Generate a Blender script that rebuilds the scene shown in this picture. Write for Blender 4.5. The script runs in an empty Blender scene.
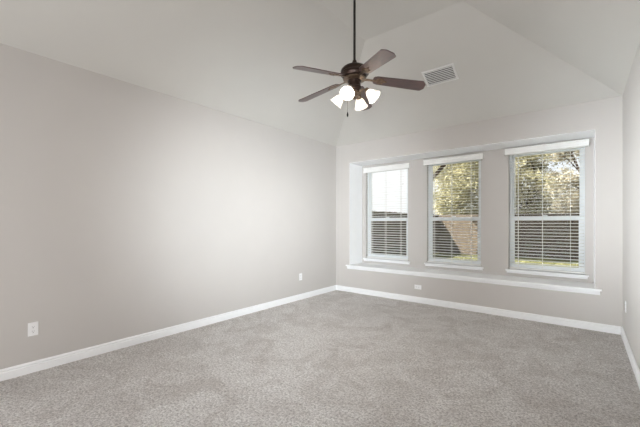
import bpy, bmesh, math, random
from mathutils import Vector, Matrix
C = bpy.context.scene.collection
SC = bpy.context.scene
R = math.radians
PI = math.pi

# ------------------------------------------------------------------ camera
cam_d = bpy.data.cameras.new('camera')
cam = bpy.data.objects.new('camera', cam_d); C.objects.link(cam)
cam.location = (3.688, -5.10, 1.282)
cam.rotation_euler = (R(90), 0, 0.6753)
cam_d.sensor_width = 36; cam_d.sensor_fit = 'HORIZONTAL'
cam_d.lens = 36 * 327.87 / 640
cam_d.shift_y = 9.33 / 640
cam_d.clip_start = 0.05; cam_d.clip_end = 300
SC.camera = cam

# ------------------------------------------------------------------ world, sun, light, exposure
w = bpy.data.worlds.new('sky'); SC.world = w; w.use_nodes = True
nt = w.node_tree; nt.nodes.clear()
tc = nt.nodes.new('ShaderNodeTexCoord'); sx = nt.nodes.new('ShaderNodeSeparateXYZ')
nt.links.new(tc.outputs['Generated'], sx.inputs[0])
rp = nt.nodes.new('ShaderNodeValToRGB'); rp.color_ramp.elements[0].color = (1, 1, 1, 1); rp.color_ramp.elements[1].color = (.50, .68, 1, 1)
rp.color_ramp.elements[0].position = .02; rp.color_ramp.elements[1].position = .75
nt.links.new(sx.outputs['Z'], rp.inputs[0])
cl = nt.nodes.new('ShaderNodeTexNoise'); cl.inputs['Scale'].default_value = 3; cl.inputs['Detail'].default_value = 5
nt.links.new(tc.outputs['Generated'], cl.inputs['Vector'])
cr = nt.nodes.new('ShaderNodeValToRGB'); cr.color_ramp.elements[0].position = .42; cr.color_ramp.elements[1].position = .62
nt.links.new(cl.outputs[0], cr.inputs[0])
mxs = nt.nodes.new('ShaderNodeMix'); mxs.data_type = 'RGBA'; mxs.inputs[7].default_value = (1, 1, 1, 1)
nt.links.new(cr.outputs[0], mxs.inputs[0]); nt.links.new(rp.outputs[0], mxs.inputs[6])
bg = nt.nodes.new('ShaderNodeBackground'); bg.inputs['Strength'].default_value = 0.98
wo = nt.nodes.new('ShaderNodeOutputWorld')
nt.links.new(mxs.outputs[2], bg.inputs[0]); nt.links.new(bg.outputs[0], wo.inputs[0])

sun_d = bpy.data.lights.new('sun', 'SUN'); sun_d.energy = 17.0; sun_d.angle = R(0.6); sun_d.color = (1, .95, .86)
sun = bpy.data.objects.new('sun', sun_d); C.objects.link(sun)
sun.rotation_euler = Vector((-1.0, -1.1, 1.67)).to_track_quat('Z', 'Y').to_euler()

# added fill lamp behind the rear opening, standing in for window daylight
al_d = bpy.data.lights.new('rear_fill', 'AREA'); al_d.shape = 'RECTANGLE'
al_d.size = 2.6; al_d.size_y = 2.2; al_d.energy = 76; al_d.color = (.985, .985, 1)
al = bpy.data.objects.new('rear_fill', al_d); C.objects.link(al)
al.location = (2.05, -6.75, 1.25); al.rotation_euler = (R(95), 0, R(-4))   # faces +y

# two added fill lamps behind the viewer, standing in for daylight on side walls
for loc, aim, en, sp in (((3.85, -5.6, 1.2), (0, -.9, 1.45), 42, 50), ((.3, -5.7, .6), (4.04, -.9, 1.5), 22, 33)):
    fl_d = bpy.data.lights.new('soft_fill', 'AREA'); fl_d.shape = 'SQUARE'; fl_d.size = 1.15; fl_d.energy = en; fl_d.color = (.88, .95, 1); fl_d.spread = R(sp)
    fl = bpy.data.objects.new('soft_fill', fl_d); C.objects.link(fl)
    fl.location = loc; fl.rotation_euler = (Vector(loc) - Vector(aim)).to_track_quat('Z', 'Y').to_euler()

SC.view_settings.view_transform = 'Standard'; SC.view_settings.look = 'None'
SC.view_settings.gamma = 1; SC.view_settings.use_curve_mapping = False
SC.view_settings.exposure = 0.2
SC.cycles.max_bounces = 10; SC.cycles.diffuse_bounces = 6; SC.cycles.transparent_max_bounces = 16
SC.cycles.caustics_reflective = False; SC.cycles.caustics_refractive = False
SC.cycles.sample_clamp_indirect = 6

# ------------------------------------------------------------------ materials
def s2l(c):
    return tuple((v / 255 / 12.92) if v / 255 <= .04045 else ((v / 255 + .055) / 1.055) ** 2.4 for v in c)

def mat(name, rgb, rough=.6, metal=0, noise=0, nscale=30, bump=0, bscale=200, spec=.5, dark=None, stretch=None):
    """rgb is a 0-255 sRGB colour; noise mixes in a darker version by a noise texture."""
    m = bpy.data.materials.new(name); m.use_nodes = True
    n = m.node_tree; b = n.nodes['Principled BSDF']
    col = s2l(rgb)
    b.inputs['Base Color'].default_value = (*col, 1)
    b.inputs['Roughness'].default_value = rough; b.inputs['Metallic'].default_value = metal
    b.inputs['Specular IOR Level'].default_value = spec
    tc = n.nodes.new('ShaderNodeTexCoord'); mp = n.nodes.new('ShaderNodeMapping')
    n.links.new(tc.outputs['Object'], mp.inputs[0])
    if stretch: mp.inputs['Scale'].default_value = stretch
    if noise:
        t = n.nodes.new('ShaderNodeTexNoise'); t.inputs['Scale'].default_value = nscale; t.inputs['Detail'].default_value = 4
        n.links.new(mp.outputs[0], t.inputs['Vector'])
        r = n.nodes.new('ShaderNodeValToRGB')
        r.color_ramp.elements[0].position = .35; r.color_ramp.elements[1].position = .65
        d = s2l(dark) if dark else tuple(v * (1 - noise) for v in col)
        r.color_ramp.elements[0].color = (*d, 1); r.color_ramp.elements[1].color = (*col, 1)
        n.links.new(t.outputs[0], r.inputs[0]); n.links.new(r.outputs[0], b.inputs['Base Color'])
    if bump:
        t2 = n.nodes.new('ShaderNodeTexNoise'); t2.inputs['Scale'].default_value = bscale; t2.inputs['Detail'].default_value = 2
        n.links.new(mp.outputs[0], t2.inputs['Vector'])
        bp = n.nodes.new('ShaderNodeBump'); bp.inputs['Strength'].default_value = bump; bp.inputs['Distance'].default_value = .004
        n.links.new(t2.outputs[0], bp.inputs['Height']); n.links.new(bp.outputs[0], b.inputs['Normal'])
    return m

M = {}
M['wall'] = mat('wall_paint', (196, 192, 188), .75, bump=.12, bscale=160, noise=.015, nscale=3, spec=.3)
M['ceil'] = mat('ceiling_paint', (204, 202, 197), .85, bump=.12, bscale=140, noise=.015, nscale=3, spec=.2)
M['trim'] = mat('white_trim_paint', (243, 244, 245), .35, noise=.02, nscale=8)
M['vinyl'] = mat('white_vinyl', (232, 236, 238), .4, noise=.02, nscale=12)
M['slat'] = mat('white_blind_slat', (236, 236, 233), .45, noise=.03, nscale=20)
M['cord'] = mat('white_cord', (235, 235, 230), .8, noise=.05, nscale=200)
M['plate'] = mat('white_outlet_plastic', (238, 238, 238), .35, noise=.01, nscale=30)
M['slot'] = mat('dark_slot', (40, 40, 42), .7, noise=.1, nscale=60)
M['bronze'] = mat('dark_bronze', (62, 48, 42), .35, .75, noise=.35, nscale=25)
M['rod'] = mat('dark_rod_paint', (42, 37, 36), .45, .4, noise=.1, nscale=30)
M['brass'] = mat('antique_brass', (138, 118, 100), .3, .85, noise=.4, nscale=40)
M['blade'] = mat('walnut_blade', (84, 52, 46), .38, spec=1.0, noise=1, nscale=9, dark=(54, 36, 35), stretch=(1, 9, 1))
b_ = M['blade'].node_tree.nodes['Principled BSDF']; b_.inputs['Coat Weight'].default_value = .45; b_.inputs['Coat Roughness'].default_value = .32
M['blade_edge'] = mat('blade_edge', (52, 34, 32), .5, noise=.2, nscale=30)
M['vent'] = mat('white_vent_enamel', (228, 228, 226), .4, noise=.02, nscale=20)
M['duct'] = mat('dark_duct', (66, 66, 66), .8, noise=.2, nscale=20)
M['fence'] = mat('weathered_fence_wood', (112, 101, 86), .9, spec=.1, noise=1, nscale=6, dark=(84, 75, 68), stretch=(6, 6, .6))
M['lawn'] = mat('lawn_soil_and_grass', (118, 116, 82), .95, spec=.1, noise=1, nscale=5, dark=(88, 90, 60))
M['grass'] = mat('grass_blade', (142, 140, 108), .9, spec=.1, noise=1, nscale=4, dark=(100, 102, 70))
M['bark'] = mat('tree_bark', (84, 72, 62), .9, spec=.1, noise=.4, nscale=14, bump=.8, bscale=30)
M['siding'] = mat('exterior_brick', (158, 132, 116), .85, noise=.3, nscale=14)

def leafmat(name, c1, c2):
    m = mat(name, c1, .7, spec=.15, noise=1, nscale=1.6, dark=c2)
    b = m.node_tree.nodes['Principled BSDF']
    n = m.node_tree
    tr = n.nodes.new('ShaderNodeBsdfTranslucent'); tr.inputs[0].default_value = (*s2l(c1), 1)
    mx = n.nodes.new('ShaderNodeMixShader'); mx.inputs[0].default_value = .35
    out = n.nodes['Material Output']
    n.links.new(b.outputs[0], mx.inputs[1]); n.links.new(tr.outputs[0], mx.inputs[2]); n.links.new(mx.outputs[0], out.inputs[0])
    return m
M['leaf_yellow'] = leafmat('yellow_green_leaf', (206, 200, 168), (112, 112, 88))
M['leaf_pale'] = leafmat('pale_leaf', (200, 192, 172), (110, 108, 92))
M['leaf_dark'] = leafmat('dark_green_leaf', (100, 108, 78), (60, 68, 50))

def carpet_mat():
    m = bpy.data.materials.new('cut_pile_carpet'); m.use_nodes = True
    n = m.node_tree; b = n.nodes['Principled BSDF']
    b.inputs['Roughness'].default_value = .95; b.inputs['Specular IOR Level'].default_value = .1
    b.inputs['Sheen Weight'].default_value = .25; b.inputs['Sheen Roughness'].default_value = .5
    tc = n.nodes.new('ShaderNodeTexCoord')
    def nz(scale, det, rough=.6, dist=0):
        t = n.nodes.new('ShaderNodeTexNoise'); t.inputs['Scale'].default_value = scale; t.inputs['Detail'].default_value = det
        t.inputs['Roughness'].default_value = rough; t.inputs['Distortion'].default_value = dist
        n.links.new(tc.outputs['Object'], t.inputs['Vector']); return t
    fine = nz(62, 5, .85); mid = nz(22, 5, .75, .5); big = nz(2.6, 4, .6, 1.2)
    def ramp(src, p0, c0, p1, c1):
        r = n.nodes.new('ShaderNodeValToRGB'); e = r.color_ramp.elements
        e[0].position = p0; e[0].color = (*s2l(c0), 1); e[1].position = p1; e[1].color = (*s2l(c1), 1)
        n.links.new(src.outputs[0], r.inputs[0]); return r
    r1 = ramp(fine, .39, (168, 161, 157), .57, (255, 253, 250))
    r2 = ramp(mid, .32, (226, 223, 221), .62, (252, 252, 252))
    r3 = ramp(big, .36, (232, 229, 227), .60, (255, 255, 255))
    def mul(a, c):
        x = n.nodes.new('ShaderNodeMix'); x.data_type = 'RGBA'; x.blend_type = 'MULTIPLY'; x.inputs[0].default_value = 1
        n.links.new(a, x.inputs[6]); n.links.new(c, x.inputs[7]); return x.outputs[2]
    o = mul(mul(r1.outputs[0], r2.outputs[0]), r3.outputs[0])
    n.links.new(o, b.inputs['Base Color'])
    ad = n.nodes.new('ShaderNodeMath'); ad.operation = 'MULTIPLY_ADD'; ad.inputs[1].default_value = 1.6
    n.links.new(mid.outputs[0], ad.inputs[0]); n.links.new(fine.outputs[0], ad.inputs[2])
    bp = n.nodes.new('ShaderNodeBump'); bp.inputs['Strength'].default_value = 1; bp.inputs['Distance'].default_value = .014
    n.links.new(ad.outputs[0], bp.inputs['Height']); n.links.new(bp.outputs[0], b.inputs['Normal'])
    return m
M['carpet'] = carpet_mat()

def glass_mat():
    m = bpy.data.materials.new('window_glass'); m.use_nodes = True
    n = m.node_tree; n.nodes.clear()
    t = n.nodes.new('ShaderNodeBsdfTransparent'); t.inputs[0].default_value = (.98, .99, .99, 1)
    g = n.nodes.new('ShaderNodeBsdfGlossy'); g.inputs['Roughness'].default_value = .02
    lw = n.nodes.new('ShaderNodeFresnel'); lw.inputs[0].default_value = 1.15
    mx = n.nodes.new('ShaderNodeMixShader'); o = n.nodes.new('ShaderNodeOutputMaterial')
    n.links.new(lw.outputs[0], mx.inputs[0]); n.links.new(t.outputs[0], mx.inputs[1]); n.links.new(g.outputs[0], mx.inputs[2])
    n.links.new(mx.outputs[0], o.inputs[0]); return m
M['glass'] = glass_mat()

def lampmat(name, col, strength, base):
    m = mat(name, base, .3, noise=.03, nscale=40)
    b = m.node_tree.nodes['Principled BSDF']
    b.inputs['Emission Color'].default_value = (*col, 1); b.inputs['Emission Strength'].default_value = strength
    return m
M['shade'] = lampmat('lit_frosted_glass', (1, .95, .9), .35, (240, 236, 230))
n_ = M['shade'].node_tree; tr_ = n_.nodes.new('ShaderNodeBsdfTranslucent'); tr_.inputs[0].default_value = (.95, .93, .9, 1)
mx_ = n_.nodes.new('ShaderNodeMixShader'); mx_.inputs[0].default_value = .3
n_.links.new(n_.nodes['Principled BSDF'].outputs[0], mx_.inputs[1]); n_.links.new(tr_.outputs[0], mx_.inputs[2]); n_.links.new(mx_.outputs[0], n_.nodes['Material Output'].inputs[0])
M['bulb'] = lampmat('lit_bulb', (1, .93, .86), 640, (255, 250, 240))

# ------------------------------------------------------------------ mesh helpers
class MB:
    def __init__(s): s.bm = bmesh.new()
    def box(s, x0, x1, y0, y1, z0, z1, mtx=None, bevel=0):
        v = [s.bm.verts.new(p) for p in ((x0,y0,z0),(x1,y0,z0),(x1,y1,z0),(x0,y1,z0),(x0,y0,z1),(x1,y0,z1),(x1,y1,z1),(x0,y1,z1))]
        fs = [s.bm.faces.new([v[i] for i in f]) for f in ((0,3,2,1),(4,5,6,7),(0,1,5,4),(1,2,6,5),(2,3,7,6),(3,0,4,7))]
        if bevel:
            es = list({e for f in fs for e in f.edges})
            r = bmesh.ops.bevel(s.bm, geom=es, offset=bevel, segments=2, affect='EDGES', profile=.6)
            v = list({vv for f in r['faces'] for vv in f.verts} | {vv for vv in v if vv.is_valid})
        if mtx: bmesh.ops.transform(s.bm, matrix=mtx, verts=v)
        return s
    def face(s, pts):
        s.bm.faces.new([s.bm.verts.new(p) for p in pts]); return s
    def prism(s, prof, axis, a, b):
        """extrude a closed 2D profile; axis 'x': prof=(y,z); 'y': (x,z); 'z': (x,y)"""
        def P(u, v, t): return {'x': (t, u, v), 'y': (u, t, v), 'z': (u, v, t)}[axis]
        A = [s.bm.verts.new(P(u, v, a)) for u, v in prof]; B = [s.bm.verts.new(P(u, v, b)) for u, v in prof]
        n = len(prof)
        s.bm.faces.new(A[::-1]); s.bm.faces.new(B)
        for i in range(n): s.bm.faces.new((A[i], A[(i+1) % n], B[(i+1) % n], B[i]))
        return s
    def lathe(s, prof, seg=32, mtx=None, caps=True, wave=None):
        """prof: list of (r, z)"""
        rings = []; allv = []
        for k, (r, z) in enumerate(prof):
            ring = []
            for i in range(seg):
                t = 2*PI*i/seg; rr = r
                if wave: rr = r * (1 + wave[k] * math.cos(wave[-1] * t))
                ring.append(s.bm.verts.new((rr*math.cos(t), rr*math.sin(t), z)))
            rings.append(ring); allv += ring
        for a, b in zip(rings, rings[1:]):
            for i in range(seg): s.bm.faces.new((a[i], a[(i+1) % seg], b[(i+1) % seg], b[i]))
        if caps:
            s.bm.faces.new(rings[0][::-1]); s.bm.faces.new(rings[-1])
        if mtx: bmesh.ops.transform(s.bm, matrix=mtx, verts=allv)
        return s
    def tube(s, pts, r, seg=8):
        pts = [Vector(p) for p in pts]; rings = []
        rad = r if isinstance(r, (list, tuple)) else [r]*len(pts)
        up0 = None
        for i, p in enumerate(pts):
            d = (pts[min(i+1, len(pts)-1)] - pts[max(i-1, 0)]).normalized()
            up = Vector((0, 0, 1)) if abs(d.z) < .9 else Vector((1, 0, 0))
            if up0 is not None: up = up0
            a = d.cross(up).normalized(); b = a.cross(d).normalized(); up0 = b
            rings.append([s.bm.verts.new(p + (a*math.cos(2*PI*k/seg) + b*math.sin(2*PI*k/seg))*rad[i]) for k in range(seg)])
        for a, b in zip(rings, rings[1:]):
            for k in range(seg): s.bm.faces.new((a[k], a[(k+1) % seg], b[(k+1) % seg], b[k]))
        s.bm.faces.new(rings[0][::-1]); s.bm.faces.new(rings[-1]); return s
    def build(s, name, m, parent=None, smooth=False, recalc=True):
        if recalc: bmesh.ops.recalc_face_normals(s.bm, faces=s.bm.faces)
        me = bpy.data.meshes.new(name); s.bm.to_mesh(me); s.bm.free()
        me.materials.append(m)
        if smooth:
            for p in me.polygons: p.use_smooth = True
        o = bpy.data.objects.new(name, me); C.objects.link(o)
        if parent: o.parent = parent
        return o

def tag(o, label=None, cat=None, group=None, kind=None):
    if label: o['label'] = label
    if cat: o['category'] = cat
    if group: o['group'] = group
    if kind: o['kind'] = kind
    return o
def empty(name, loc=(0, 0, 0), rz=0):
    o = bpy.data.objects.new(name, None); o.empty_display_size = .1
    o.location = loc; o.rotation_euler = (0, 0, rz); C.objects.link(o); return o
def struct(o, label, cat):
    return tag(o, label, cat, kind='structure')
def smooth_angle(o, deg=35):
    me = o.data
    for p in me.polygons: p.use_smooth = True
    me.set_sharp_from_angle(angle=R(deg))
    return o

# ------------------------------------------------------------------ room shell
W = 4.046; H = 2.74; YR = -6.4; T = .14; D = .44          # room width, wall height, rear wall, wall thickness, recess depth
RX0, RX1, RZ0, RZ1 = .306, 3.806, .475, 2.395             # recess
ZF = 3.535; SB = .5; SR = .61                             # flat ceiling height, slopes
xa = (ZF - H) / SB; xb = W - (ZF - H) / SR; ya = -(ZF - H) / SB
WIN = [(.398, 1.262), (1.604, 2.456), (2.833, 3.713)]
WZ0, WZ1 = .575, 2.33

struct(MB().box(-T, W + T, YR - 1.8, T, -.12, 0).build('floor', M['carpet']), 'grey beige cut-pile carpet covering the whole room', 'carpet floor')
struct(MB().box(-T, 0, YR - T, T, 0, H + .02).build('wall_left', M['wall']), 'long plain light greige wall on the left', 'wall')
struct(MB().box(W, W + T, YR - T, T, 0, H + .02).build('wall_right', M['wall']), 'light greige wall at the right edge', 'wall')
# back wall with the boxed-out window recess
b = MB()
b.box(0, RX0, 0, T, 0, H); b.box(RX1, W, 0, T, 0, H)
b.box(RX0, RX1, 0, T, RZ1, H); b.box(RX0, RX1, 0, T, 0, RZ0)
b.box(RX0 - .1, RX0, T, D, RZ0 - .1, RZ1 + .1); b.box(RX1, RX1 + .1, T, D, RZ0 - .1, RZ1 + .1)
b.box(RX0, RX1, T, D, RZ1, RZ1 + .1); b.box(RX0, RX1, T, D, RZ0 - .1, RZ0)
xs = [RX0 - .1] + [v for w_ in WIN for v in w_] + [RX1 + .1]
for i in range(0, len(xs), 2): b.box(xs[i], xs[i+1], D, D + .14, RZ0 - .1, RZ1 + .1)
for a, c in WIN:
    b.box(a, c, D, D + .14, RZ0 - .1, WZ0); b.box(a, c, D, D + .14, WZ1, RZ1 + .1)
struct(b.build('wall_back', M['wall']), 'greige end wall with a boxed-out recess holding three windows', 'wall')
# rear wall with a wide opening made for the fill lamp
b = MB()
b.box(0, .75, YR - T, YR, 0, H); b.box(3.35, W, YR - T, YR, 0, H); b.box(.75, 3.35, YR - T, YR, 2.4, H)
b.face([(0, YR, H), (W, YR, H), (xb, YR, ZF), (xa, YR, ZF)])
b.face([(0, YR-T, H), (W, YR-T, H), (xb, YR-T, ZF), (xa, YR-T, ZF)])
struct(b.build('wall_rear', M['wall']), 'greige wall behind the viewer with a wide opening', 'wall')
b = MB(); yh = YR - 1.8      # walls added to keep sky light out of the rear opening
b.box(-T, 0, yh, YR - T, 0, H); b.box(W, W + T, yh, YR - T, 0, H); b.box(-T, W + T, yh - T, yh, 0, H); b.box(-T, W + T, yh, YR - T, H, H + .12)
struct(b.build('wall_sky_block', M['wall']), 'plain walls added beyond the rear opening to shut out sky light', 'wall')
# recess lining, painted white to make up for weak window light
b = MB(); e = .004
b.box(RX0, RX0 + e, 0, D, .5, RZ1 - e); b.box(RX1 - e, RX1, 0, D, .5, RZ1 - e); b.box(RX0, RX1, 0, D, RZ1 - e, RZ1)
struct(b.build('trim_2', M['trim']), 'side returns and soffit lining the window recess, painted pale to imitate window light', 'recess lining')
# vaulted ceiling: three slopes rising to a flat centre
def ceiling():
    lo = [(-0.0, YR - T, H), (0, 0, H), (W, 0, H), (W, YR - T, H)]
    hi = [(xa, YR - T, ZF), (xa, ya, ZF), (xb, ya, ZF), (xb, YR - T, ZF)]
    m = MB(); bm = m.bm
    def layer(dz):
        L = [bm.verts.new((x, y, z + dz)) for x, y, z in lo]; U = [bm.verts.new((x, y, z + dz)) for x, y, z in hi]
        bm.faces.new((L[0], L[1], U[1], U[0])); bm.faces.new((L[1], L[2], U[2], U[1]))
        bm.faces.new((L[2], L[3], U[3], U[2])); bm.faces.new(U)
        return L, U
    L1, U1 = layer(0); L2, U2 = layer(.12)
    ring1 = L1 + U1[::-1]; ring2 = L2 + U2[::-1]
    for i in range(8):
        if i in (4, 5, 6): continue
        bm.faces.new((ring1[i], ring1[(i+1) % 8], ring2[(i+1) % 8], ring2[i]))
    return m.build('ceiling', M['ceil'])
struct(ceiling(), 'vaulted greige ceiling with three slopes meeting a flat centre', 'ceiling')

# baseboards with a small moulded top
def bprof(s): return [(0, 0), (s*.016, 0), (s*.016, .060), (s*.009, .064), (s*.009, .071), (s*.013, .075), (s*.012, .082), (s*.005, .092), (0, .092)]
struct(MB().prism([(u, v) for u, v in bprof(1)], 'y', YR, 0).build('baseboard_left', M['trim']), 'white moulded baseboard along the left wall', 'baseboard')
struct(MB().prism([(u, v) for u, v in bprof(-1)], 'x', .015, W - .015).build('baseboard_back', M['trim']), 'white moulded baseboard under the windows', 'baseboard')
struct(MB().prism([(W + u, v) for u, v in bprof(-1)], 'y', YR, 0).build('baseboard_right', M['trim']), 'white moulded baseboard along the right wall', 'baseboard')
b = MB(); b.prism([(YR + u, v) for u, v in bprof(1)], 'x', .015, .75); b.prism([(YR + u, v) for u, v in bprof(1)], 'x', 3.35, W - .015)
struct(b.build('baseboard_rear', M['trim']), 'white moulded baseboard behind the viewer', 'baseboard')

# recess ledge board and its apron moulding
b = MB()
b.box(RX0, RX1, -.001, D, .476, .5)
b.prism([(0, .476), (-.034, .476), (-.040, .480), (-.042, .488), (-.040, .496), (-.034, .5), (0, .5)], 'x', .246, 3.866)
b.prism([(0, .428), (-.010, .428), (-.013, .440), (-.020, .452), (-.024, .466), (-.024, .476), (0, .476)], 'x', .262, 3.850)
struct(b.build('trim_1', M['trim']), 'long white window ledge with moulded nose spanning the recess', 'window ledge')

# ------------------------------------------------------------------ windows
for i, (a, c) in enumerate(WIN):
    z0, z1 = .60, WZ1
    n = i + 1
    b = MB(); y0, y1 = D + .065, D + .135; fw = .038
    b.box(a, a + fw, y0, y1, z0, z1); b.box(c - fw, c, y0, y1, z0, z1)
    b.box(a + fw, c - fw, y0, y1, z1 - fw, z1); b.box(a + fw, c - fw, y0, y1, z0, z0 + .03)
    win = struct(b.build(f'window_{n}', M['vinyl']), ['leftmost white single-hung window in the recess, sky above fence outside',
        'middle white single-hung window in the recess, leafy tree outside', 'rightmost white single-hung window in the recess, widest foliage view'][i], 'window')
    def sash(name, ya_, yb_, za, zb, bot, top, st=.028):
        m = MB(); x0, x1 = a + fw, c - fw
        m.box(x0, x0 + st, ya_, yb_, za, zb); m.box(x1 - st, x1, ya_, yb_, za, zb)
        m.box(x0 + st, x1 - st, ya_, yb_, za, za + bot); m.box(x0 + st, x1 - st, ya_, yb_, zb - top, zb)
        s = m.build(name, M['vinyl'], win)
        ym = (ya_ + yb_) / 2
        MB().box(x0 + st, x1 - st, ym - .003, ym + .003, za + bot, zb - top).build('pane', M['glass'], s)
    sash('upper_sash', y0 + .036, y0 + .060, 1.325, z1 - fw, .040, .028, .020)
    sash('lower_sash', y0 + .006, y0 + .032, z0 + .03, 1.378, .045, .062)
    MB().box((a+c)/2 - .03, (a+c)/2 + .03, y0 - .002, y0 + .006, 1.379, 1.392, bevel=.003).build('sash_lock', M['vinyl'], win)
    # stool and apron
    xs0, xs1 = max(a - .036, RX0 + .002), c + .04
    m = MB()
    m.prism([(y0, .575), (D - .038, .575), (D - .044, .580), (D - .045, .590), (D - .040, .600), (y0, .600)], 'x', a, c)
    for p, q in ((xs0, a), (c, xs1)):
        m.prism([(D, .575), (D - .038, .575), (D - .044, .580), (D - .045, .590), (D - .040, .600), (D, .600)], 'x', p, q)
    m.prism([(D, .545), (D - .016, .545), (D - .020, .556), (D - .028, .568), (D - .028, .575), (D, .575)], 'x', xs0 + .012 if i else xs0, xs1 - .012)
    m.build('window_sill', M['trim'], win)

# ------------------------------------------------------------------ blinds
BL = ['white horizontal blind covering the leftmost window, bright sky behind',
      'white horizontal blind covering the middle window between two wall piers',
      'white horizontal blind covering the rightmost and widest window']
for i, (a, c) in enumerate(WIN):
    root = tag(empty('window_blind', ((a + c)/2, D, .60)), BL[i], 'blind', 'white blinds in the window recess')
    ox, oy, oz = (a + c)/2, D, .60
    hw = (c - a)/2 - .006; yc = .033
    vb = .058 if i else .040
    vr = .052 if i < 2 else .057
    # valance with side returns, moulded
    m = MB(); zt = (2.338, 2.352, 2.370)[i] - oz; zb = (2.245, 2.262, 2.280)[i] - oz
    hx0 = -(hw + vb - .01); hx1 = hw + vr - .01
    m.prism([(-.052, zb), (-.058, zb + .006), (-.058, zb + .016), (-.053, zb + .020), (-.053, zt - .022), (-.060, zt - .014), (-.062, zt - .004), (-.058, zt), (-.042, zt), (-.042, zb)], 'x', hx0, hx1)
    m.box(hx0, hx0 + .01, -.042, -.001, zb, zt); m.box(hx1 - .01, hx1, -.042, -.001, zb, zt)
    m.build('valance', M['slat'], root)
    MB().box(-hw, hw, yc - .028, yc + .028, 2.282 - oz, 2.325 - oz, bevel=.003).build('headrail', M['slat'], root)
    m = MB(); z = 2.255 - oz; tilt = R((9, 6, 5)[i]); k = 0
    while z > .060:
        ct, stn = math.cos(tilt), math.sin(tilt)
        pr = []
        for u in (-.025, -.0125, 0, .0125, .025):
            h = .0022 * (1 - (u/.025)**2)
            pr.append((u, h))
        poly = pr + [(u, h - .0036) for u, h in reversed(pr)]
        poly = [(yc + u*ct - h*stn, z + u*stn + h*ct) for u, h in poly]
        m.prism(poly, 'x', -hw, hw)
        z -= .0445; k += 1
    m.build('slats', M['slat'], root)
    MB().box(-hw, hw, yc - .025, yc + .025, .008, .028, bevel=.004).build('bottom_rail', M['slat'], root)
    for fx in (.13, .47, .83):
        x = -hw + 2*hw*fx; m = MB()
        for yy in (yc - .0275, yc + .0275): m.box(x - .0022, x + .0022, yy - .001, yy + .001, .02, 2.29 - oz)
        m.box(x - .0012, x + .0012, yc - .0008, yc + .0008, .02, 2.29 - oz)
        m.build('ladder_cord', M['cord'], root)
    m = MB(); x = -hw + .075
    m.tube([(x, yc - .036, 2.29 - oz), (x + .004, yc - .036, 1.85 - oz), (x + .004, yc - .036, 1.42 - oz)], .0045, 6)
    m.build('tilt_wand', M['slat'], root, smooth=True)
    m = MB(); x = hw - .09
    m.tube([(x, yc - .034, 2.29 - oz), (x, yc - .034, 2.0 - oz)], .0015, 5)
    m.lathe([(.002, 0), (.007, -.006), (.008, -.03), (.003, -.036)], 10, Matrix.Translation((x, yc - .034, 2.0 - oz)))
    m.build('pull_cord', M['cord'], root)

# ------------------------------------------------------------------ outlets
def outlet_parts(root, horizontal=False, blank=False):
    # built in the x-z plane facing -y
    rot = Matrix.Rotation(R(90), 4, 'Y') if horizontal else Matrix.Identity(4)
    MB().box(-.035, .035, -.006, 0, -.0575, .0575, rot, bevel=.0025).build('cover_plate', M['plate'], root)
    if blank: 
        m = MB().box(-.008, .008, -.009, -.005, -.008, .008, rot, bevel=.001).build('jack', M['plate'], root); return
    for s in (-1, 1):
        m = MB(); prof = []
        for k in range(16):
            t = 2*PI*k/16; prof.append((.0165*math.cos(t), s*.0195 + max(-.0135, min(.0135, .0165*math.sin(t)))))
        m.prism(prof, 'y', -.0085, -.005)
        bmesh.ops.transform(m.bm, matrix=rot, verts=m.bm.verts)
        r = m.build('receptacle', M['plate'], root)
        m = MB()
        m.box(-.0075, -.0055, -.0092, -.0084, s*.0195 - .001, s*.0195 + .007, rot)
        m.box(.0055, .0075, -.0092, -.0084, s*.0195 - .001, s*.0195 + .006, rot)
        m.lathe([(.0028, 0), (.0028, .001)], 10, rot @ Matrix.Translation((0, -.0084, s*.0195 - .0075)) @ Matrix.Rotation(R(90), 4, 'X'))
        m.build('slots', M['slot'], r)
    MB().lathe([(.003, 0), (.003, .0012)], 10, rot @ Matrix.Translation((0, -.006, 0)) @ Matrix.Rotation(R(90), 4, 'X')).build('screw', M['vent'], root)
def outlet(name, loc, rz, label, **k):
    t = tag(empty(name, loc, rz), label, 'wall outlet', 'white wall outlets'); outlet_parts(t, **k); return t
outlet('wall_outlet', (.0005, -4.442, .370), R(90), 'white duplex outlet at far left of the photo above the left baseboard')
outlet('wall_outlet', (.0005, -1.018, .378), R(90), 'small white outlet on the left wall close to the window-wall corner')
outlet('wall_outlet', (1.622, -.0005, .250), 0, 'white outlet mounted sideways on the end wall below the window ledge', horizontal=True)
outlet('wall_outlet', (W - .0005, -.39, .398), R(-90), 'white outlet seen edge-on on the right wall beside the corner')

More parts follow.
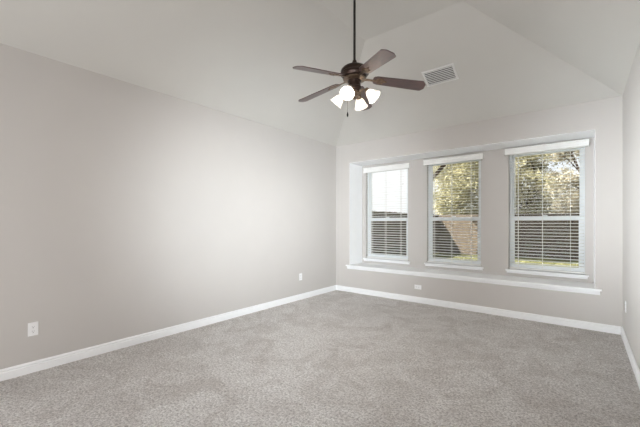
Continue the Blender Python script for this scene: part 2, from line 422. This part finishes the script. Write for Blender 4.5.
# ------------------------------------------------------------------ ceiling vent
def vent():
    vy, vx = -.862, 2.262
    root = tag(empty('ceiling_vent', (vx, vy, H - SB*vy - .0005)), 'white louvered air register set in the sloped ceiling right of the fan', 'air vent')
    root.rotation_euler = (-math.atan(SB), 0, 0)          # local -z faces the room
    wx, wy, f = .200, .128, .024
    m = MB()
    for sx in (-1, 1):
        m.prism([(sx*wx, -.003), (sx*wx, 0), (sx*(wx - f), 0), (sx*(wx - f), -.011), (sx*(wx - .006), -.009)], 'y', -wy + f, wy - f)
    for sy in (-1, 1):
        m.prism([(sy*wy, -.003), (sy*wy, 0), (sy*(wy - f), 0), (sy*(wy - f), -.011), (sy*(wy - .006), -.009)], 'x', -wx, wx)
    m.build('vent_frame', M['vent'], root)
    MB().box(-wx + f, wx - f, -wy + f, wy - f, -.0012, 0).build('duct_opening', M['duct'], root)
    m = MB(); n = 8
    for k in range(n):
        y = -wy + f + (k + .5) * (2*(wy - f)) / n
        m.box(-wx + f, wx - f, -.0052, .0052, -.0007, .0007, Matrix.Translation((0, y, -.0072)) @ Matrix.Rotation(R(-32), 4, 'X'))
    m.build('louvers', M['vent'], root)
    for sx in (-1, 1): MB().lathe([(.004, -.0125), (.004, -.010)], 10, Matrix.Translation((sx*(wx - .014), 0, 0))).build('screw', M['vent'], root)
vent()

# ------------------------------------------------------------------ ceiling fan
FX, FY = 2.0, -2.469
fan = tag(empty('ceiling_fan', (FX, FY, 0)), 'dark bronze five-blade ceiling fan with four lit frosted glass shades, hanging from a long rod', 'ceiling fan')
smooth_angle(MB().lathe([(.02, ZF - .075), (.045, ZF - .07), (.066, ZF - .045), (.072, ZF - .012), (.072, ZF - .0005)]).build('ceiling_canopy', M['bronze'], fan))
smooth_angle(MB().lathe([(.0115, 2.79), (.0115, ZF - .07)], 20).build('downrod', M['rod'], fan))
smooth_angle(MB().lathe([(.018, 2.82), (.024, 2.80), (.034, 2.785), (.040, 2.772), (.078, 2.766), (.106, 2.752), (.126, 2.732), (.132, 2.712), (.130, 2.700),
    (.134, 2.696), (.134, 2.688), (.124, 2.684), (.114, 2.668), (.112, 2.655), (.085, 2.648)], 48).build('motor_housing', M['bronze'], fan))
smooth_angle(MB().lathe([(.106, 2.648), (.106, 2.638), (.080, 2.632), (.062, 2.628)], 40).build('flywheel', M['brass'], fan))
smooth_angle(MB().lathe([(.062, 2.630), (.064, 2.615), (.058, 2.607), (.058, 2.575), (.064, 2.568), (.062, 2.556), (.045, 2.540), (.040, 2.525)], 36).build('switch_housing', M['bronze'], fan))
fit = smooth_angle(MB().lathe([(.040, 2.528), (.052, 2.520), (.050, 2.505), (.034, 2.492), (.022, 2.482), (.016, 2.470), (.018, 2.462), (.008, 2.452), (.001, 2.449)], 32).build('light_fitter', M['brass'], fan))

def blade_outline():
    pts = []
    r0, r1 = .175, .668
    top = [(r0, .028), (r0 + .012, .046), (r0 + .04, .056), (.35, .060), (.50, .065), (r1 - .036, .0685), (r1 - .028, .066), (r1 - .003, .036), (r1, .030)]
    return top + [(x, -y) for x, y in reversed(top)]
droop = math.atan(.125)
def arm_frame(th):      # local +x runs outward from the hub, pitched about the blade axis
    return Matrix.Rotation(th, 4, 'Z') @ Matrix.Translation((.10, 0, 2.640)) @ Matrix.Rotation(droop, 4, 'Y') @ Matrix.Rotation(R(-13), 4, 'X') @ Matrix.Translation((-.10, 0, 0))
for k in range(5):
    th = R(38.6 - 72*k)
    A = arm_frame(th)
    m = MB(); m.prism(blade_outline(), 'z', .002, .009)
    bl = m.build('fan_blade', M['blade'], fan); bl.matrix_local = A
    m = MB()
    m.prism([(.215, .030), (.24, .038), (.275, .030), (.262, .014), (.30, .006), (.31, 0), (.30, -.006), (.262, -.014), (.275, -.030), (.24, -.038), (.215, -.030), (.205, -.014), (.150, -.011), (.090, -.016), (.090, .016), (.150, .011), (.205, .014)], 'z', -.004, .002)
    for x, y in ((.235, .024), (.235, -.024), (.285, 0)):
        m.lathe([(.005, -.007), (.0055, -.004)], 10, Matrix.Translation((x, y, 0)))
    ir = m.build('blade_iron', M['brass'], fan); ir.matrix_local = A

# lights: four arms with bell shades
for k in range(4):
    th = R(38.7 - 26 - 90*k)
    Z = Matrix.Rotation(th, 4, 'Z')
    m = MB()
    m.tube([Z @ Vector(p) for p in ((.040, 0, 2.512), (.062, 0, 2.524), (.085, 0, 2.532), (.105, 0, 2.530), (.120, 0, 2.518))], .007, 10)
    ax = Z @ Matrix.Translation((.114, 0, 2.524)) @ Matrix.Rotation(R(180 - 44), 4, 'Y')   # local +z points out and down
    m.lathe([(.010, -.010), (.022, -.004), (.026, .006), (.026, .026), (.023, .028)], 24, ax)
    arm = smooth_angle(m.build('lamp_arm', M['brass'], fan))
    m = MB()
    prof = [(.022, .022), (.026, .028), (.034, .040), (.044, .060), (.050, .080), (.055, .098), (.062, .112), (.068, .120)]
    inn = [(r - .003, z) for r, z in reversed(prof)]
    full = prof + inn
    wv = [0 if z < .05 else .025*(z - .05)/.07 for r, z in full] + [12]
    m.lathe(full, 48, ax, caps=False, wave=wv)
    sh = m.build('glass_shade', M['shade'], fan, smooth=True)
    m = MB(); m.lathe([(.010, .022), (.012, .040), (.022, .058), (.026, .074), (.022, .090), (.010, .099), (.001, .101)], 20, ax)
    m.build('bulb', M['bulb'], sh, smooth=True)
# pull chain with a dark fob
e = Vector((-.045, -.050, 0))
m = MB(); z = 2.560
m.tube([e + Vector((0, 0, 2.560)), e + Vector((0, 0, 2.325))], .0014, 6)
while z > 2.33:
    m.lathe([(.0005, .0022), (.0022, 0), (.0005, -.0022)], 6, Matrix.Translation(e + Vector((0, 0, z)))); z -= .0075
ch = m.build('pull_chain', M['brass'], fan)
smooth_angle(MB().lathe([(.002, 2.330), (.005, 2.322), (.009, 2.305), (.008, 2.290), (.003, 2.282)], 14, Matrix.Translation(e)).build('chain_fob', M['rod'], ch))

# ------------------------------------------------------------------ outdoors
GZ = -.22
struct(MB().box(-12, 14, .58, 30, GZ - .2, GZ).build('lawn', M['lawn']), 'yellow green lawn behind the house', 'lawn')
def fence(name, p0, p1, label, inward):
    """board fence from p0 to p1 (xy)"""
    p0 = Vector((*p0, GZ)); p1 = Vector((*p1, GZ)); d = (p1 - p0); L = d.length; rz = math.atan2(d.y, d.x)
    root = tag(empty(name, p0, rz), label, 'fence', 'board fences around the yard')
    rnd = random.Random(int(L*100)); m = MB(); x = 0; pw = .14
    while x < L - .02:
        h = 1.90 + rnd.uniform(-.008, .008)
        m.prism([(x, .03), (x + pw - .001, .03), (x + pw - .001, h - .03), (x + pw - .03, h), (x + .024, h), (x, h - .03)], 'y', -.009 + rnd.uniform(-.002, .002), .009)
        x += pw
    m.build('pickets', M['fence'], root)
    for z in (.30, .95, 1.62): MB().box(0, L, inward*.012, inward*.05, z, z + .09).build('rail', M['fence'], root)
    n = max(2, int(L/2.4)); 
    for k in range(n + 1):
        x = .05 + (L - .1)*k/n
        MB().box(x - .045, x + .045, inward*.052, inward*.14, 0, 1.86).build('fence_post', M['fence'], root)
FYB, FXS = 11.0, -1.83
fence('wooden_fence', (FXS, .9), (FXS, FYB + .06), 'weathered board fence running away from the house, outside the left window', 1)
fence('wooden_fence', (FXS + .012, FYB + .05), (10.5, FYB + .05), 'weathered board fence across the back of the yard under the trees', 1)

def grass():
    rnd = random.Random(5); m = MB(); bm = m.bm
    for _ in range(9000):
        x = rnd.uniform(-1.7, 6); y = rnd.uniform(5.5, 10.9); h = rnd.uniform(.03, .085); a = rnd.uniform(0, PI)
        dx, dy = math.cos(a)*.012, math.sin(a)*.012; lx, ly = rnd.uniform(-.03, .03), rnd.uniform(-.03, .03)
        bm.faces.new([bm.verts.new(p) for p in ((x-dx, y-dy, GZ), (x+dx, y+dy, GZ), (x+lx, y+ly, GZ+h))])
    # longer tufts along the foot of the fence
    for _ in range(2500):
        x = rnd.uniform(-1.0, 6.5); y = rnd.uniform(10.2, 10.95); h = rnd.uniform(.06, .20) * (.6 + .4*math.sin(x*3)); a = rnd.uniform(0, PI)
        dx, dy = math.cos(a)*.016, math.sin(a)*.016; lx, ly = rnd.uniform(-.06, .06), rnd.uniform(-.06, .06)
        bm.faces.new([bm.verts.new(p) for p in ((x-dx, y-dy, GZ), (x+dx, y+dy, GZ), (x+lx, y+ly, GZ+h))])
    tag(m.build('grass', M['grass'], recalc=False), 'short yellow green grass growing on the lawn', 'grass', kind='stuff')
grass()

def tree(loc, blobs, n, leafm, label, seed, trunk_h, leaf=.11, name='leafy_tree', lean=(0, 0)):
    root = tag(empty(name, (*loc, GZ)), label, 'tree', 'trees around the yard')
    rnd = random.Random(seed)
    m = MB()
    top = Vector((lean[0], lean[1], trunk_h))
    m.tube([(0, 0, 0), (lean[0]*.3 + .05, lean[1]*.3, trunk_h*.4), (lean[0]*.7 - .04, lean[1]*.7, trunk_h*.7), top], [.17, .13, .11, .085], 10)
    for bx, by, bz, br, bh in blobs:
        e_ = Vector((bx, by, bz)); s_ = Vector((lean[0]*.6, lean[1]*.6, trunk_h*.62)); mid = (s_ + e_)/2 + Vector((rnd.uniform(-.2, .2), rnd.uniform(-.2, .2), .15))
        m.tube([s_, mid, e_, e_ + (e_ - s_)*.25], [.07, .045, .03, .012], 7)
        for _ in range(5):
            q = e_ + Vector((rnd.uniform(-1, 1)*br, rnd.uniform(-1, 1)*br, rnd.uniform(-.6, .8)*bh))*.75
            m.tube([mid, (mid + q)/2 + Vector((0, 0, .12)), q], [.026, .018, .006], 5)
    m.build('trunk', M['bark'], root, smooth=True)
    m = MB(); bm = m.bm; tot = sum(b_[3]**2*b_[4] for b_ in blobs)
    for bx, by, bz, br, bh in blobs:
        cnt = int(n * br*br*bh / tot); clumps = []
        for _ in range(max(8, int(cnt/110))):
            while True:
                v = Vector((rnd.uniform(-1, 1), rnd.uniform(-1, 1), rnd.uniform(-1, 1)))
                if .25 < v.length < 1: break
            clumps.append(Vector((bx + v.x*br, by + v.y*br, bz + v.z*bh)))
        for _ in range(cnt):
            cl = rnd.choice(clumps)
            p = cl + Vector((rnd.gauss(0, .2), rnd.gauss(0, .2), rnd.gauss(0, .16)))*min(1.3, br*.9)
            a = Vector((rnd.gauss(0, 1), rnd.gauss(0, 1), rnd.gauss(0, .6))).normalized()
            b_ = a.cross(Vector((rnd.gauss(0, 1), rnd.gauss(0, 1), rnd.gauss(0, 1)))).normalized()
            s_ = leaf*rnd.uniform(.6, 1.2)
            pts = [p - a*s_*.6, p + b_*s_*.32, p + a*s_*.6, p - b_*s_*.32]
            bm.faces.new([bm.verts.new(q) for q in pts])
    m.build('foliage', leafm, root, recalc=False)

tree((-1.5, 13.3), [(0, 0, 4.9, 1.4, 1.5), (.5, -.3, 3.4, 1.3, 1.1), (-.5, 0, 3.1, 1.0, 1.1), (.8, .2, 5.8, 1.2, 1.2), (.1, .2, 2.2, 1.4, .8), (.9, 0, 4.3, 1.1, 1.2)], 42000, M['leaf_yellow'],
     'yellow green leafy tree beyond the fence, filling the middle window', 3, 3.6)
tree((1.3, 17.0), [(0, 0, 6.1, 1.5, 1.2), (-.6, -.2, 4.6, 1.2, 1.0), (.5, 0, 3.4, 1.3, 1.0), (-.5, .1, 2.4, 1.4, 1.0), (1.0, .1, 2.2, 1.2, .9), (.8, 0, 5.2, 1.0, .7), (-1.1, .2, 3.4, 1.0, 1.1)], 30000, M['leaf_yellow'],
     'spreading green tree beyond the back fence, in the left half of the rightmost window', 8, 3.4)
tree((4.3, 13.5), [(-.1, 0, 5.6, 1.3, 1.1), (-.7, .1, 3.0, 1.0, .9), (.5, 0, 4.2, 1.2, 1.0), (-.2, 0, 2.1, 1.4, .8), (-1.1, 0, 5.0, .8, .7), (-1.4, .1, 3.6, .5, .35)], 28000, M['leaf_pale'],
     'pale dry-looking tree beyond the fence, at the right side of the rightmost window', 12, 3.6)
tree((-2.2, 9.05), [(.8, -.7, 5.3, 1.0, .6), (1.9, -.9, 5.2, 1.2, .7), (3.7, -1.0, 5.4, 1.1, .6), (3.0, .2, 5.6, 1.2, .6), (1.8, .3, 5.9, 1.2, .6)], 42000, M['leaf_dark'],
     'tall tree beside the left fence whose high crown shades the back of the yard', 21, 4.6, name='shade_tree', lean=(.5, -.2))
